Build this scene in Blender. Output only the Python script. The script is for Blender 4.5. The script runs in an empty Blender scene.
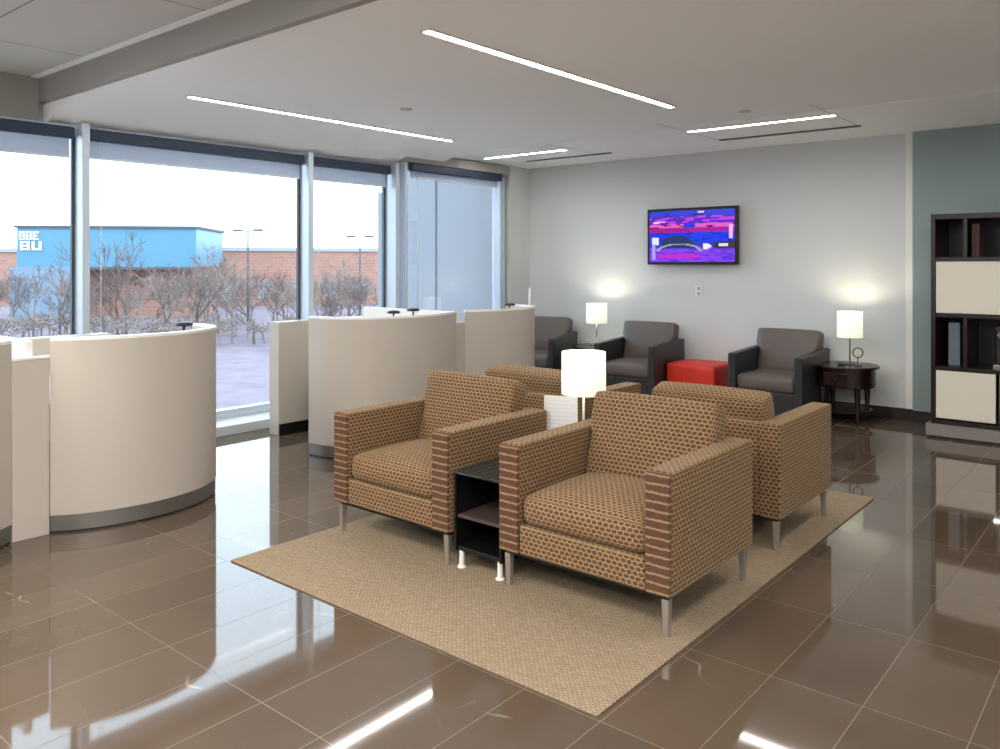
import bpy, bmesh, math, random
from mathutils import Vector, Matrix, noise
random.seed(7)
COL = bpy.context.scene.collection
sc = bpy.context.scene
PI = math.pi

# ------------------------------------------------------------------ materials
def mat(name, color, rough=0.5, metal=0.0, spec=0.5, emit=None, es=0.0, coat=0.0):
    m = bpy.data.materials.new(name); m.use_nodes = True
    b = m.node_tree.nodes['Principled BSDF']
    b.inputs['Base Color'].default_value = (*color, 1)
    b.inputs['Roughness'].default_value = rough
    b.inputs['Metallic'].default_value = metal
    b.inputs['Specular IOR Level'].default_value = spec
    b.inputs['Coat Weight'].default_value = coat
    if emit:
        b.inputs['Emission Color'].default_value = (*emit, 1)
        b.inputs['Emission Strength'].default_value = es
    return m

def nodes(m):
    nt = m.node_tree
    return nt, nt.nodes['Principled BSDF'], nt.nodes.new, nt.links.new

def noisy(name, c1, c2, scale, rough=0.6, bump=0.0, detail=4, stretch=(1, 1, 1), **k):
    m = mat(name, c1, rough, **k); nt, b, N, L = nodes(m)
    tc = N('ShaderNodeTexCoord'); mp = N('ShaderNodeMapping'); mp.inputs['Scale'].default_value = stretch
    no = N('ShaderNodeTexNoise'); no.inputs['Scale'].default_value = scale; no.inputs['Detail'].default_value = detail
    mx = N('ShaderNodeMix'); mx.data_type = 'RGBA'
    mx.inputs[6].default_value = (*c1, 1); mx.inputs[7].default_value = (*c2, 1)
    L(tc.outputs['Object'], mp.inputs['Vector']); L(mp.outputs[0], no.inputs['Vector'])
    L(no.outputs['Fac'], mx.inputs[0]); L(mx.outputs[2], b.inputs['Base Color'])
    if bump:
        bp = N('ShaderNodeBump'); bp.inputs['Strength'].default_value = bump; bp.inputs['Distance'].default_value = 0.004
        L(no.outputs['Fac'], bp.inputs['Height']); L(bp.outputs[0], b.inputs['Normal'])
    return m

def woven(name, dash1, dash2, ground, bw, rh, wx, wy):
    """rows of soft oval dashes, every second row shifted by half a repeat"""
    m = mat(name, ground, 0.85, spec=0.15); nt, b, N, L = nodes(m)
    b.inputs['Sheen Weight'].default_value = 0.12; b.inputs['Sheen Roughness'].default_value = 0.5; b.inputs['Sheen Tint'].default_value = (1.0, 0.86, 0.6, 1)
    def mth(op, a, c=None, d=None):
        n = N('ShaderNodeMath'); n.operation = op
        for i_, v in enumerate((a, c, d)):
            if v is None: continue
            if isinstance(v, (int, float)): n.inputs[i_].default_value = v
            else: L(v, n.inputs[i_])
        return n.outputs[0]
    uv = N('ShaderNodeUVMap')
    nz = N('ShaderNodeTexNoise'); nz.inputs['Scale'].default_value = 70; L(uv.outputs[0], nz.inputs['Vector'])
    sp = N('ShaderNodeSeparateXYZ'); L(uv.outputs[0], sp.inputs[0])
    wob = mth('MULTIPLY', mth('SUBTRACT', nz.outputs['Fac'], 0.5), 0.009)
    v = mth('DIVIDE', mth('ADD', sp.outputs[1], wob), rh); row = mth('FLOOR', v)
    half = mth('MULTIPLY', mth('MODULO', mth('ABSOLUTE', row), 2.0), 0.5)
    u = mth('ADD', mth('DIVIDE', mth('ADD', sp.outputs[0], wob), bw), half)
    fu = mth('DIVIDE', mth('SUBTRACT', mth('FRACT', u), 0.5), wx)
    fv = mth('DIVIDE', mth('SUBTRACT', mth('FRACT', v), 0.5), wy)
    d = mth('ADD', mth('POWER', mth('ABSOLUTE', fu), 2.6), mth('POWER', mth('ABSOLUTE', fv), 2.0))
    mr = N('ShaderNodeMapRange'); mr.interpolation_type = 'SMOOTHSTEP'
    mr.inputs[1].default_value = 0.6; mr.inputs[2].default_value = 1.25; mr.inputs[3].default_value = 1; mr.inputs[4].default_value = 0
    L(d, mr.inputs[0])
    n2 = N('ShaderNodeTexNoise'); n2.inputs['Scale'].default_value = 26; n2.inputs['Detail'].default_value = 3; L(uv.outputs[0], n2.inputs['Vector'])
    c = N('ShaderNodeMix'); c.data_type = 'RGBA'; c.inputs[6].default_value = (*dash1, 1); c.inputs[7].default_value = (*dash2, 1); L(n2.outputs['Fac'], c.inputs[0])
    mx = N('ShaderNodeMix'); mx.data_type = 'RGBA'; mx.inputs[6].default_value = (*ground, 1)
    L(mr.outputs[0], mx.inputs[0]); L(c.outputs[2], mx.inputs[7]); L(mx.outputs[2], b.inputs['Base Color'])
    bp = N('ShaderNodeBump'); bp.inputs['Strength'].default_value = 0.35; bp.inputs['Distance'].default_value = 0.002; bp.invert = True
    L(mr.outputs[0], bp.inputs['Height']); L(bp.outputs[0], b.inputs['Normal'])
    return m

M = {}
M['wall'] = noisy('wall paint', (0.62, 0.635, 0.635), (0.61, 0.625, 0.625), 6, 0.7)
M['wall_white'] = noisy('white wall paint', (0.84, 0.84, 0.83), (0.82, 0.82, 0.81), 5, 0.7)
M['wall_green'] = noisy('sage wall paint', (0.28, 0.345, 0.34), (0.265, 0.33, 0.325), 5, 0.7)
M['ceiling'] = noisy('ceiling paint', (0.93, 0.93, 0.92), (0.92, 0.92, 0.91), 4, 0.8)
M['ceiling_strip'] = noisy('ceiling strip paint', (0.95, 0.95, 0.94), (0.94, 0.94, 0.93), 4, 0.8)
M['seam'] = mat('ceiling seam', (0.55, 0.54, 0.53), 0.8)
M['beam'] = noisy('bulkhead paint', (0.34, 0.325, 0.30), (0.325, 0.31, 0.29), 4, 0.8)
M['baseboard'] = mat('dark baseboard', (0.012, 0.006, 0.0045), 0.35)
M['alu'] = mat('aluminium frame', (0.58, 0.65, 0.72), 0.4, 0.4)
M['alu_dark'] = mat('dark gasket', (0.04, 0.05, 0.06), 0.5)
M['cassette'] = mat('shade cassette', (0.020, 0.038, 0.075), 0.5)
M['sill'] = mat('sill', (0.62, 0.64, 0.64), 0.4)
M['laminate'] = noisy('pod laminate', (0.50, 0.445, 0.38), (0.485, 0.432, 0.37), 3, 0.42)
M['laminate_white'] = mat('white edge', (0.80, 0.79, 0.76), 0.4)
M['kick'] = mat('brushed kick plate', (0.24, 0.23, 0.21), 0.35, 0.7)
M['shelf_brown'] = mat('dark brown shelf', (0.07, 0.045, 0.04), 0.3)
M['black'] = mat('black', (0.004, 0.004, 0.0045), 0.4)
M['espresso'] = noisy('espresso wood', (0.015, 0.007, 0.005), (0.010, 0.005, 0.004), 8, 0.3, stretch=(1, 1, 8))
M['cherry'] = noisy('dark cherry wood', (0.016, 0.0045, 0.0035), (0.010, 0.0035, 0.003), 8, 0.25, stretch=(8, 8, 1))
M['cream'] = mat('cream door', (0.72, 0.66, 0.55), 0.3)
M['plinth'] = mat('grey plinth', (0.26, 0.23, 0.22), 0.35, 0.3)
M['glass_dark'] = mat('smoked glass', (0.02, 0.03, 0.028), 0.06, spec=0.8)
M['steel'] = mat('brushed leg steel', (0.55, 0.53, 0.50), 0.35, 0.85)
M['chrome'] = mat('chrome', (0.75, 0.75, 0.76), 0.15, 1.0)
M['white_plastic'] = mat('white plastic', (0.78, 0.78, 0.76), 0.4)
M['grey_plastic'] = mat('grey plastic', (0.35, 0.34, 0.33), 0.5)
M['cover_grey'] = mat('cover plate grey', (0.6, 0.6, 0.59), 0.5)
M['paper'] = mat('paper', (0.78, 0.77, 0.75), 0.7)
M['ink'] = mat('ink', (0.60, 0.59, 0.59), 0.7)
M['red'] = noisy('red leather', (0.70, 0.035, 0.014), (0.60, 0.028, 0.012), 12, 0.45)
M['grey_leather'] = noisy('taupe leather', (0.115, 0.092, 0.080), (0.098, 0.078, 0.068), 14, 0.45)
M['dark_leather'] = noisy('charcoal leather', (0.026, 0.027, 0.027), (0.019, 0.020, 0.021), 14, 0.42)
M['tan'] = woven('woven tan fabric', (0.072, 0.034, 0.022), (0.150, 0.070, 0.040), (0.300, 0.205, 0.100), 0.028, 0.0200, 0.44, 0.43)
M['tan_wide'] = woven('woven tan fabric banded', (0.075, 0.034, 0.022), (0.125, 0.058, 0.034), (0.285, 0.19, 0.10), 0.115, 0.036, 0.85, 0.42)
M['light'] = mat('light diffuser', (0.9, 0.9, 0.9), 0.5, emit=(1.0, 0.98, 0.95), es=20.0)
M['fill_panel'] = mat('troffer diffuser', (0.9, 0.9, 0.9), 0.5, emit=(1.0, 0.97, 0.93), es=13.0)  # glow of the added ceiling fill lights
M['light_trim'] = mat('light trim', (0.8, 0.8, 0.8), 0.5)
M['teal_box'] = mat('blue grey item', (0.16, 0.22, 0.25), 0.4)

def shade_mat(name, col, es):
    m = mat(name, (0.8, 0.79, 0.7), 0.7, emit=col, es=es); return m
M['shade'] = shade_mat('glowing lamp shade', (0.93, 1.0, 0.76), 0.28)

def fabric_shade():
    m = bpy.data.materials.new('roller shade mesh'); m.use_nodes = True
    nt = m.node_tree; nt.nodes.clear(); N = nt.nodes.new; L = nt.links.new
    o = N('ShaderNodeOutputMaterial'); mx = N('ShaderNodeMixShader'); mx.inputs[0].default_value = 0.86
    t = N('ShaderNodeBsdfTransparent'); t.inputs[0].default_value = (0.5, 0.55, 0.62, 1)
    d = N('ShaderNodeMixShader'); d.inputs[0].default_value = 0.5
    a = N('ShaderNodeBsdfDiffuse'); a.inputs[0].default_value = (0.66, 0.70, 0.76, 1)
    b = N('ShaderNodeBsdfTranslucent'); b.inputs[0].default_value = (0.52, 0.56, 0.64, 1)
    L(a.outputs[0], d.inputs[1]); L(b.outputs[0], d.inputs[2])
    L(t.outputs[0], mx.inputs[1]); L(d.outputs[0], mx.inputs[2]); L(mx.outputs[0], o.inputs[0])
    return m
M['roller'] = fabric_shade()

def pane_mat():
    m = bpy.data.materials.new('window glass'); m.use_nodes = True
    nt = m.node_tree; nt.nodes.clear(); N = nt.nodes.new; L = nt.links.new
    o = N('ShaderNodeOutputMaterial'); mx = N('ShaderNodeMixShader')
    f = N('ShaderNodeFresnel'); f.inputs[0].default_value = 1.3
    t = N('ShaderNodeBsdfTransparent'); t.inputs[0].default_value = (0.95, 0.98, 1.0, 1)
    g = N('ShaderNodeBsdfGlossy'); g.inputs['Roughness'].default_value = 0.0
    L(f.outputs[0], mx.inputs[0]); L(t.outputs[0], mx.inputs[1]); L(g.outputs[0], mx.inputs[2]); L(mx.outputs[0], o.inputs[0])
    return m
M['pane'] = pane_mat()

def floor_mat():
    m = mat('polished brown floor tile', (0.12, 0.08, 0.06), 0.05, spec=0.5); nt, b, N, L = nodes(m)
    tc = N('ShaderNodeTexCoord')
    mp = N('ShaderNodeMapping'); mp.inputs['Rotation'].default_value = (0, 0, 0)
    mp.inputs['Location'].default_value = (0.487 + 0.3165 * 40, -0.305 + 0.6435 * 20, 0)
    L(tc.outputs['Object'], mp.inputs['Vector'])
    br = N('ShaderNodeTexBrick'); br.offset = 0.0; br.squash = 1.0
    br.inputs['Scale'].default_value = 1; br.inputs['Brick Width'].default_value = 0.3165
    br.inputs['Row Height'].default_value = 0.6435; br.inputs['Mortar Size'].default_value = 0.0018
    br.inputs['Mortar Smooth'].default_value = 0.1
    br.inputs['Color1'].default_value = (0.086, 0.060, 0.040, 1); br.inputs['Color2'].default_value = (0.110, 0.079, 0.054, 1)
    br.inputs['Mortar'].default_value = (0.155, 0.12, 0.087, 1)
    L(mp.outputs[0], br.inputs['Vector'])
    # cloudy variation
    no = N('ShaderNodeTexNoise'); no.inputs['Scale'].default_value = 1.7; no.inputs['Detail'].default_value = 6
    L(tc.outputs['Object'], no.inputs['Vector'])
    hs = N('ShaderNodeMix'); hs.data_type = 'RGBA'; hs.blend_type = 'MULTIPLY'; hs.inputs[0].default_value = 1
    rr = N('ShaderNodeMapRange'); rr.inputs[3].default_value = 0.75; rr.inputs[4].default_value = 1.25
    L(no.outputs['Fac'], rr.inputs[0]); L(br.outputs['Color'], hs.inputs[6]); L(rr.outputs[0], hs.inputs[7])
    # sparse pale veins
    vo = N('ShaderNodeTexVoronoi'); vo.feature = 'DISTANCE_TO_EDGE'; vo.inputs['Scale'].default_value = 2.3
    dn = N('ShaderNodeTexNoise'); dn.inputs['Scale'].default_value = 3; 
    ad = N('ShaderNodeMix'); ad.data_type = 'RGBA'; ad.inputs[0].default_value = 0.25
    L(tc.outputs['Object'], ad.inputs[6]); L(dn.outputs['Color'], ad.inputs[7]); L(tc.outputs['Object'], dn.inputs['Vector'])
    L(ad.outputs[2], vo.inputs['Vector'])
    th = N('ShaderNodeMapRange'); th.inputs[1].default_value = 0.0; th.inputs[2].default_value = 0.010; th.inputs[3].default_value = 1; th.inputs[4].default_value = 0
    L(vo.outputs['Distance'], th.inputs[0])
    n2 = N('ShaderNodeTexNoise'); n2.inputs['Scale'].default_value = 3.1; L(tc.outputs['Object'], n2.inputs['Vector'])
    t2 = N('ShaderNodeMapRange'); t2.inputs[1].default_value = 0.62; t2.inputs[2].default_value = 0.68
    L(n2.outputs['Fac'], t2.inputs[0])
    ml = N('ShaderNodeMath'); ml.operation = 'MULTIPLY'; L(th.outputs[0], ml.inputs[0]); L(t2.outputs[0], ml.inputs[1])
    vm = N('ShaderNodeMix'); vm.data_type = 'RGBA'; vm.inputs[7].default_value = (0.27, 0.22, 0.17, 1)
    L(ml.outputs[0], vm.inputs[0]); L(hs.outputs[2], vm.inputs[6]); L(vm.outputs[2], b.inputs['Base Color'])
    # grout is rough
    ro = N('ShaderNodeMapRange'); ro.inputs[3].default_value = 0.045; ro.inputs[4].default_value = 0.35
    L(br.outputs['Fac'], ro.inputs[0]); L(ro.outputs[0], b.inputs['Roughness'])
    b.inputs['IOR'].default_value = 1.6
    return m
M['floor'] = floor_mat()

def rug_mat():
    m = mat('woven rug', (0.42, 0.31, 0.2), 0.95, spec=0.1); nt, b, N, L = nodes(m)
    tc = N('ShaderNodeTexCoord')
    br = N('ShaderNodeTexBrick'); br.offset = 0.5
    br.inputs['Scale'].default_value = 1; br.inputs['Brick Width'].default_value = 0.022; br.inputs['Row Height'].default_value = 0.012
    br.inputs['Mortar Size'].default_value = 0.0022; br.inputs['Mortar Smooth'].default_value = 0.5
    br.inputs['Color1'].default_value = (0.37, 0.28, 0.185, 1); br.inputs['Color2'].default_value = (0.30, 0.225, 0.145, 1)
    br.inputs['Mortar'].default_value = (0.185, 0.14, 0.094, 1)
    L(tc.outputs['Object'], br.inputs['Vector'])
    no = N('ShaderNodeTexNoise'); no.inputs['Scale'].default_value = 60; L(tc.outputs['Object'], no.inputs['Vector'])
    rr = N('ShaderNodeMapRange'); rr.inputs[3].default_value = 0.8; rr.inputs[4].default_value = 1.2
    mx = N('ShaderNodeMix'); mx.data_type = 'RGBA'; mx.blend_type = 'MULTIPLY'; mx.inputs[0].default_value = 1
    L(no.outputs['Fac'], rr.inputs[0]); L(br.outputs['Color'], mx.inputs[6]); L(rr.outputs[0], mx.inputs[7]); L(mx.outputs[2], b.inputs['Base Color'])
    bp = N('ShaderNodeBump'); bp.inputs['Strength'].default_value = 0.4; bp.inputs['Distance'].default_value = 0.003
    L(br.outputs['Fac'], bp.inputs['Height']); bp.invert = True; L(bp.outputs[0], b.inputs['Normal'])
    return m
M['rug'] = rug_mat()

def tile_ceiling_mat():
    m = mat('ceiling tile', (0.6, 0.58, 0.56), 0.85); nt, b, N, L = nodes(m)
    tc = N('ShaderNodeTexCoord'); mp = N('ShaderNodeMapping')
    mp.inputs['Location'].default_value = (5.785 + 1.58 * 10, 0.66 + 2.4 * 10, 0)
    br = N('ShaderNodeTexBrick'); br.offset = 0
    br.inputs['Scale'].default_value = 1; br.inputs['Brick Width'].default_value = 1.58; br.inputs['Row Height'].default_value = 1.2
    br.inputs['Mortar Size'].default_value = 0.006; br.inputs['Mortar Smooth'].default_value = 0
    br.inputs['Color1'].default_value = (0.58, 0.56, 0.54, 1); br.inputs['Color2'].default_value = (0.56, 0.54, 0.52, 1)
    br.inputs['Mortar'].default_value = (0.22, 0.22, 0.21, 1)
    L(tc.outputs['Object'], mp.inputs[0]); L(mp.outputs[0], br.inputs['Vector']); L(br.outputs['Color'], b.inputs['Base Color'])
    return m
M['ceil_tile'] = tile_ceiling_mat()

def brick_ext(name, c):
    m = mat(name, c, 0.9); nt, b, N, L = nodes(m)
    tc = N('ShaderNodeTexCoord'); mp = N('ShaderNodeMapping'); mp.inputs['Rotation'].default_value = (PI / 2, 0, 0)
    br = N('ShaderNodeTexBrick'); br.inputs['Scale'].default_value = 1
    br.inputs['Brick Width'].default_value = 0.9; br.inputs['Row Height'].default_value = 0.4; br.inputs['Mortar Size'].default_value = 0.03
    br.inputs['Color1'].default_value = (*c, 1); br.inputs['Color2'].default_value = (c[0] * 0.85, c[1] * 0.8, c[2] * 0.8, 1)
    br.inputs['Mortar'].default_value = (0.34, 0.25, 0.21, 1)
    L(tc.outputs['Object'], mp.inputs[0]); L(mp.outputs[0], br.inputs['Vector']); L(br.outputs['Color'], b.inputs['Base Color'])
    return m
M['brick'] = brick_ext('orange brick', (0.40, 0.205, 0.145))
M['blueglass'] = noisy('blue cladding', (0.06, 0.20, 0.30), (0.10, 0.25, 0.34), 0.25, 0.4)
M['pale_ext'] = mat('pale cladding', (0.32, 0.33, 0.34), 0.7)
M['wing'] = noisy('grey blue panel', (0.20, 0.208, 0.228), (0.185, 0.193, 0.215), 0.4, 0.6)
M['wing_joint'] = mat('panel joint', (0.07, 0.08, 0.095), 0.7)
M['ground'] = noisy('lot ground', (0.24, 0.19, 0.225), (0.085, 0.07, 0.095), 0.8, 0.95, detail=8)
M['bark'] = noisy('bark', (0.17, 0.125, 0.11), (0.11, 0.082, 0.074), 2, 0.9)
M['bark2'] = noisy('pale bark', (0.26, 0.205, 0.18), (0.19, 0.15, 0.13), 2, 0.9)
M['sign_white'] = mat('sign white', (0.85, 0.85, 0.85), 0.5)

# ------------------------------------------------------------------ mesh helpers
def new_bm():
    bm = bmesh.new(); bm.loops.layers.uv.new('UVMap'); return bm

def cube_uv(bm, faces=None):
    uv = bm.loops.layers.uv.verify(); bm.normal_update()
    for f in (faces or bm.faces):
        n = f.normal; a = max(range(3), key=lambda i: abs(n[i]))
        for l in f.loops:
            c = l.vert.co
            l[uv].uv = ((c.y, c.z), (c.x, c.z), (c.x, c.y))[a]

def box(bm, x0, x1, y0, y1, z0, z1, mt=None):
    vs = [bm.verts.new(mt @ Vector(p) if mt else p) for p in
          ((x0, y0, z0), (x1, y0, z0), (x1, y1, z0), (x0, y1, z0), (x0, y0, z1), (x1, y0, z1), (x1, y1, z1), (x0, y1, z1))]
    fs = [bm.faces.new([vs[i] for i in q]) for q in ((3, 2, 1, 0), (4, 5, 6, 7), (0, 1, 5, 4), (1, 2, 6, 5), (2, 3, 7, 6), (3, 0, 4, 7))]
    return fs

def link(name, bm, m, parent=None, smooth=False, bevel=0.0, seg=2, uv=True, weld=False):
    bmesh.ops.recalc_face_normals(bm, faces=bm.faces[:])
    if uv: cube_uv(bm)
    me = bpy.data.meshes.new(name); bm.to_mesh(me); bm.free()
    for p in me.polygons: p.use_smooth = smooth or bevel > 0
    o = bpy.data.objects.new(name, me); COL.objects.link(o)
    me.materials.append(m)
    if parent: o.parent = parent
    if bevel:
        b = o.modifiers.new('bevel', 'BEVEL'); b.width = bevel; b.segments = seg; b.limit_method = 'ANGLE'; b.angle_limit = 0.6
        b.harden_normals = True
    return o

def bx(name, x0, x1, y0, y1, z0, z1, m, parent=None, bevel=0.0, seg=2, mt=None):
    bm = new_bm(); box(bm, x0, x1, y0, y1, z0, z1, mt); return link(name, bm, m, parent, bevel=bevel, seg=seg)

def cyl(bm, x, y, z0, z1, r0, r1=None, n=24, cap=True):
    r1 = r0 if r1 is None else r1
    a = [bm.verts.new((x + r0 * math.cos(2 * PI * i / n), y + r0 * math.sin(2 * PI * i / n), z0)) for i in range(n)]
    b = [bm.verts.new((x + r1 * math.cos(2 * PI * i / n), y + r1 * math.sin(2 * PI * i / n), z1)) for i in range(n)]
    for i in range(n): bm.faces.new((a[i], a[(i + 1) % n], b[(i + 1) % n], b[i]))
    if cap: bm.faces.new(a[::-1]); bm.faces.new(b)

def lathe(bm, prof, x=0, y=0, n=32):
    rings = []
    for r, z in prof:
        rings.append([bm.verts.new((x + r * math.cos(2 * PI * i / n), y + r * math.sin(2 * PI * i / n), z)) for i in range(n)])
    for a, b in zip(rings, rings[1:]):
        for i in range(n): bm.faces.new((a[i], a[(i + 1) % n], b[(i + 1) % n], b[i]))
    if prof[0][0] > 1e-4: bm.faces.new(rings[0][::-1])
    if prof[-1][0] > 1e-4: bm.faces.new(rings[-1])

def tube(bm, p, q, r0, r1, n=6):
    p = Vector(p); q = Vector(q); d = (q - p)
    if d.length < 1e-6: return
    d.normalize(); u = d.orthogonal().normalized(); v = d.cross(u)
    a = [bm.verts.new(p + r0 * (math.cos(2 * PI * i / n) * u + math.sin(2 * PI * i / n) * v)) for i in range(n)]
    b = [bm.verts.new(q + r1 * (math.cos(2 * PI * i / n) * u + math.sin(2 * PI * i / n) * v)) for i in range(n)]
    for i in range(n): bm.faces.new((a[i], a[(i + 1) % n], b[(i + 1) % n], b[i]))
    bm.faces.new(a[::-1]); bm.faces.new(b)

def rbox(sx, sy, sz, r, puff=(0, 0, 0), n=10):
    """soft rounded cushion centred on the origin; puff bulges each pair of faces"""
    bm = new_bm(); h = Vector((sx / 2, sy / 2, sz / 2)); uvl = bm.loops.layers.uv.verify()
    for ax in range(3):
        for s in (-1, 1):
            u, v = [(1, 2), (0, 2), (0, 1)][ax]
            grid = []
            for i in range(n + 1):
                row = []
                for j in range(n + 1):
                    fu = -math.cos(PI * i / n); fv = -math.cos(PI * j / n)
                    c = Vector((0, 0, 0)); c[ax] = s * h[ax]; c[u] = fu * h[u]; c[v] = fv * h[v]
                    inner = Vector([max(-h[k] + r, min(h[k] - r, c[k])) for k in range(3)])
                    d = c - inner
                    if d.length > 1e-9: d = d.normalized() * r
                    p = inner + d
                    for k in range(3):
                        if puff[k]:
                            o1, o2 = [q for q in range(3) if q != k]
                            w = (1 - (p[o1] / h[o1]) ** 2) * (1 - (p[o2] / h[o2]) ** 2)
                            p[k] += puff[k] * w * (p[k] / h[k])
                    row.append((bm.verts.new(p), (c[u], c[v])))
                grid.append(row)
            for i in range(n):
                for j in range(n):
                    q = [grid[i][j], grid[i + 1][j], grid[i + 1][j + 1], grid[i][j + 1]]
                    f = bm.faces.new([w[0] for w in q])
                    for l, w in zip(f.loops, q): l[uvl].uv = w[1]
    bmesh.ops.remove_doubles(bm, verts=bm.verts[:], dist=1e-5)
    return bm

def empty(name, loc, rz=0, label=None, cat=None, group=None):
    o = bpy.data.objects.new(name, None); COL.objects.link(o); o.location = loc; o.rotation_euler = (0, 0, rz)
    o.empty_display_size = 0.1
    return tag(o, label, cat, group)

def tag(o, label=None, cat=None, group=None, kind=None):
    if label: o['label'] = label
    if cat: o['category'] = cat
    if group: o['group'] = group
    if kind: o['kind'] = kind
    return o

def struct(o): o['kind'] = 'structure'; return o

def copy_tree(o, parent=None):
    c = o.copy(); COL.objects.link(c)
    if parent: c.parent = parent
    for ch in list(o.children): copy_tree(ch, c)
    return c

# ------------------------------------------------------------------ room shell
ZC = 2.74          # plaster ceiling
ZT = 2.93          # tiled ceiling nearer the camera
XW = -6.70         # glazing plane
YB = 8.37          # back wall
XR = 4.2; YF = -5.0

struct(bx('floor', -6.75, XR, YF, 9.0, -0.12, 0, M['floor']))
# plaster ceiling, sloping down at the glazing
bm = new_bm()
prof = [(-6.78, 2.555), (-6.55, 2.640), (-6.30, 2.700), (-6.02, 2.728), (-5.72, ZC), (XR, ZC), (XR, 3.2), (-6.78, 3.2)]
y0, y1 = 2.55, 6.72
a = [bm.verts.new((x, y0, z)) for x, z in prof]; b = [bm.verts.new((x, y1, z)) for x, z in prof]
bm.faces.new(a[::-1]); bm.faces.new(b)
for i in range(8): bm.faces.new((a[i], a[(i + 1) % 8], b[(i + 1) % 8], b[i]))
o = struct(link('ceiling', bm, M['ceiling'], smooth=True)); o.data.set_sharp_from_angle(angle=0.35)
bm = new_bm()
prof = [(-6.78, 2.552), (-6.62, 2.690), (-6.56, 2.716), (-6.50, 2.730), (-6.42, ZC - 0.004), (XR, ZC - 0.004), (XR, 3.2), (-6.78, 3.2)]
a = [bm.verts.new((x, 6.72, z)) for x, z in prof]; b = [bm.verts.new((x, 9.0, z)) for x, z in prof]
bm.faces.new(a[::-1]); bm.faces.new(b)
for i in range(8): bm.faces.new((a[i], a[(i + 1) % 8], b[(i + 1) % 8], b[i]))
o = struct(link('ceiling', bm, M['ceiling_strip'], smooth=True)); o.data.set_sharp_from_angle(angle=0.35)
struct(bx('ceiling', -6.78, XR, YF, 2.46, ZT, 3.2, M['ceil_tile']))
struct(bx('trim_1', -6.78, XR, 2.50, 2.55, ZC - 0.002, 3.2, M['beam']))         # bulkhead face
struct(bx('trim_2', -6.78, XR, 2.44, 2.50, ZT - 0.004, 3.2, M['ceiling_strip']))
struct(bx('wall_back', -6.9, -1.885, YB, YB + 0.2, 0, 3.0, M['wall']))
struct(bx('wall_back', -1.945, -1.875, YB - 0.012, YB, 0.0, ZC, M['laminate_white']))
struct(bx('wall_back', -1.875, XR, YB - 0.06, YB + 0.2, 0, 3.0, M['wall_green']))
struct(bx('wall_right', XR, XR + 0.15, YF, 9.0, 0, 3.2, M['wall_white']))
struct(bx('wall_front', -6.9, XR, YF - 0.15, YF, 0, 3.2, M['wall_white']))
# column between last window and back wall
struct(bx('wall_left', -6.66, -6.47, 7.96, 8.42, 0, 2.9, M['wall']))
struct(bx('wall_left', -6.66, -6.60, 7.90, 7.96, 0, 2.9, M['wall']))
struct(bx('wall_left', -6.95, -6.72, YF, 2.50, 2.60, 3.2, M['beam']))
struct(bx('wall_left', -6.95, -6.78, 2.50, 9.0, 2.60, 3.2, M['wall']))
struct(bx('baseboard_back', -6.47, -1.875, YB - 0.016, YB - 0.001, 0, 0.115, M['baseboard']))
struct(bx('baseboard_back', -1.875, XR, YB - 0.076, YB - 0.061, 0, 0.115, M['baseboard']))
struct(bx('baseboard_left', -6.469, -6.455, 7.96, 8.35, 0, 0.115, M['baseboard']))
# sill curb
bm = new_bm(); box(bm, -6.75, -6.30, YF, 7.9, 0.0, 0.085); struct(link('trim_3', bm, M['sill'], bevel=0.006))
struct(bx('trim_4', -6.75, -6.62, YF, 7.9, 0.085, 0.115, M['alu'], bevel=0.004))

# windows: (y0, y1, plane x)
def window(n, y0, y1, X, ztop):
    r = empty('window_%d' % n, (X, y0, 0)); r['kind'] = 'structure'
    def add(name, a, b, c, d, e, f, m, bv=0.003):
        o = bx(name, a - X, b - X, c - y0, d - y0, e, f, m, r, bevel=bv); return o
    add('pane', X - 0.012, X - 0.006, y0, y1, 0.11, ztop, M['pane'], 0)
    add('head_frame', X - 0.06, X + 0.03, y0, y1, ztop - 0.06, ztop + 0.02, M['alu'])
    add('sill_frame', X - 0.06, X + 0.03, y0, y1, 0.10, 0.15, M['alu'])
    return r
mull = [-3.90, -1.65, 0.55, 2.79, 4.95]
for i in range(4): window(i + 1, mull[i], mull[i + 1], XW, 2.57)
window(5, 4.95, 6.10, XW, 2.57)
window(6, 6.16, 7.90, -6.58, 2.60)
def mullion(y, X, w=0.06, d=0.13, name='trim_5'):
    struct(bx(name, X - 0.05, X + d, y - w / 2, y + w / 2, 0.085, 2.60, M['alu'], bevel=0.004))
    struct(bx(name, X - 0.045, X - 0.005, y - w / 2 - 0.022, y - w / 2 - 0.001, 0.085, 2.58, M['alu_dark'], bevel=0.003))
for i, y in enumerate(mull): mullion(y, XW, name='trim_%d' % (5 + i))
mullion(6.09, XW, 0.06, 0.16, 'trim_10')
struct(bx('trim_11', -6.66, -6.49, 6.155, 6.19, 0.085, 2.63, M['alu'], bevel=0.003))
struct(bx('trim_12', -6.63, -6.50, 7.80, 7.895, 0.085, 2.58, M['alu'], bevel=0.004))
struct(bx('trim_13', -6.70, -6.44, 6.13, 7.93, 2.615, 2.72, M['beam']))

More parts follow.
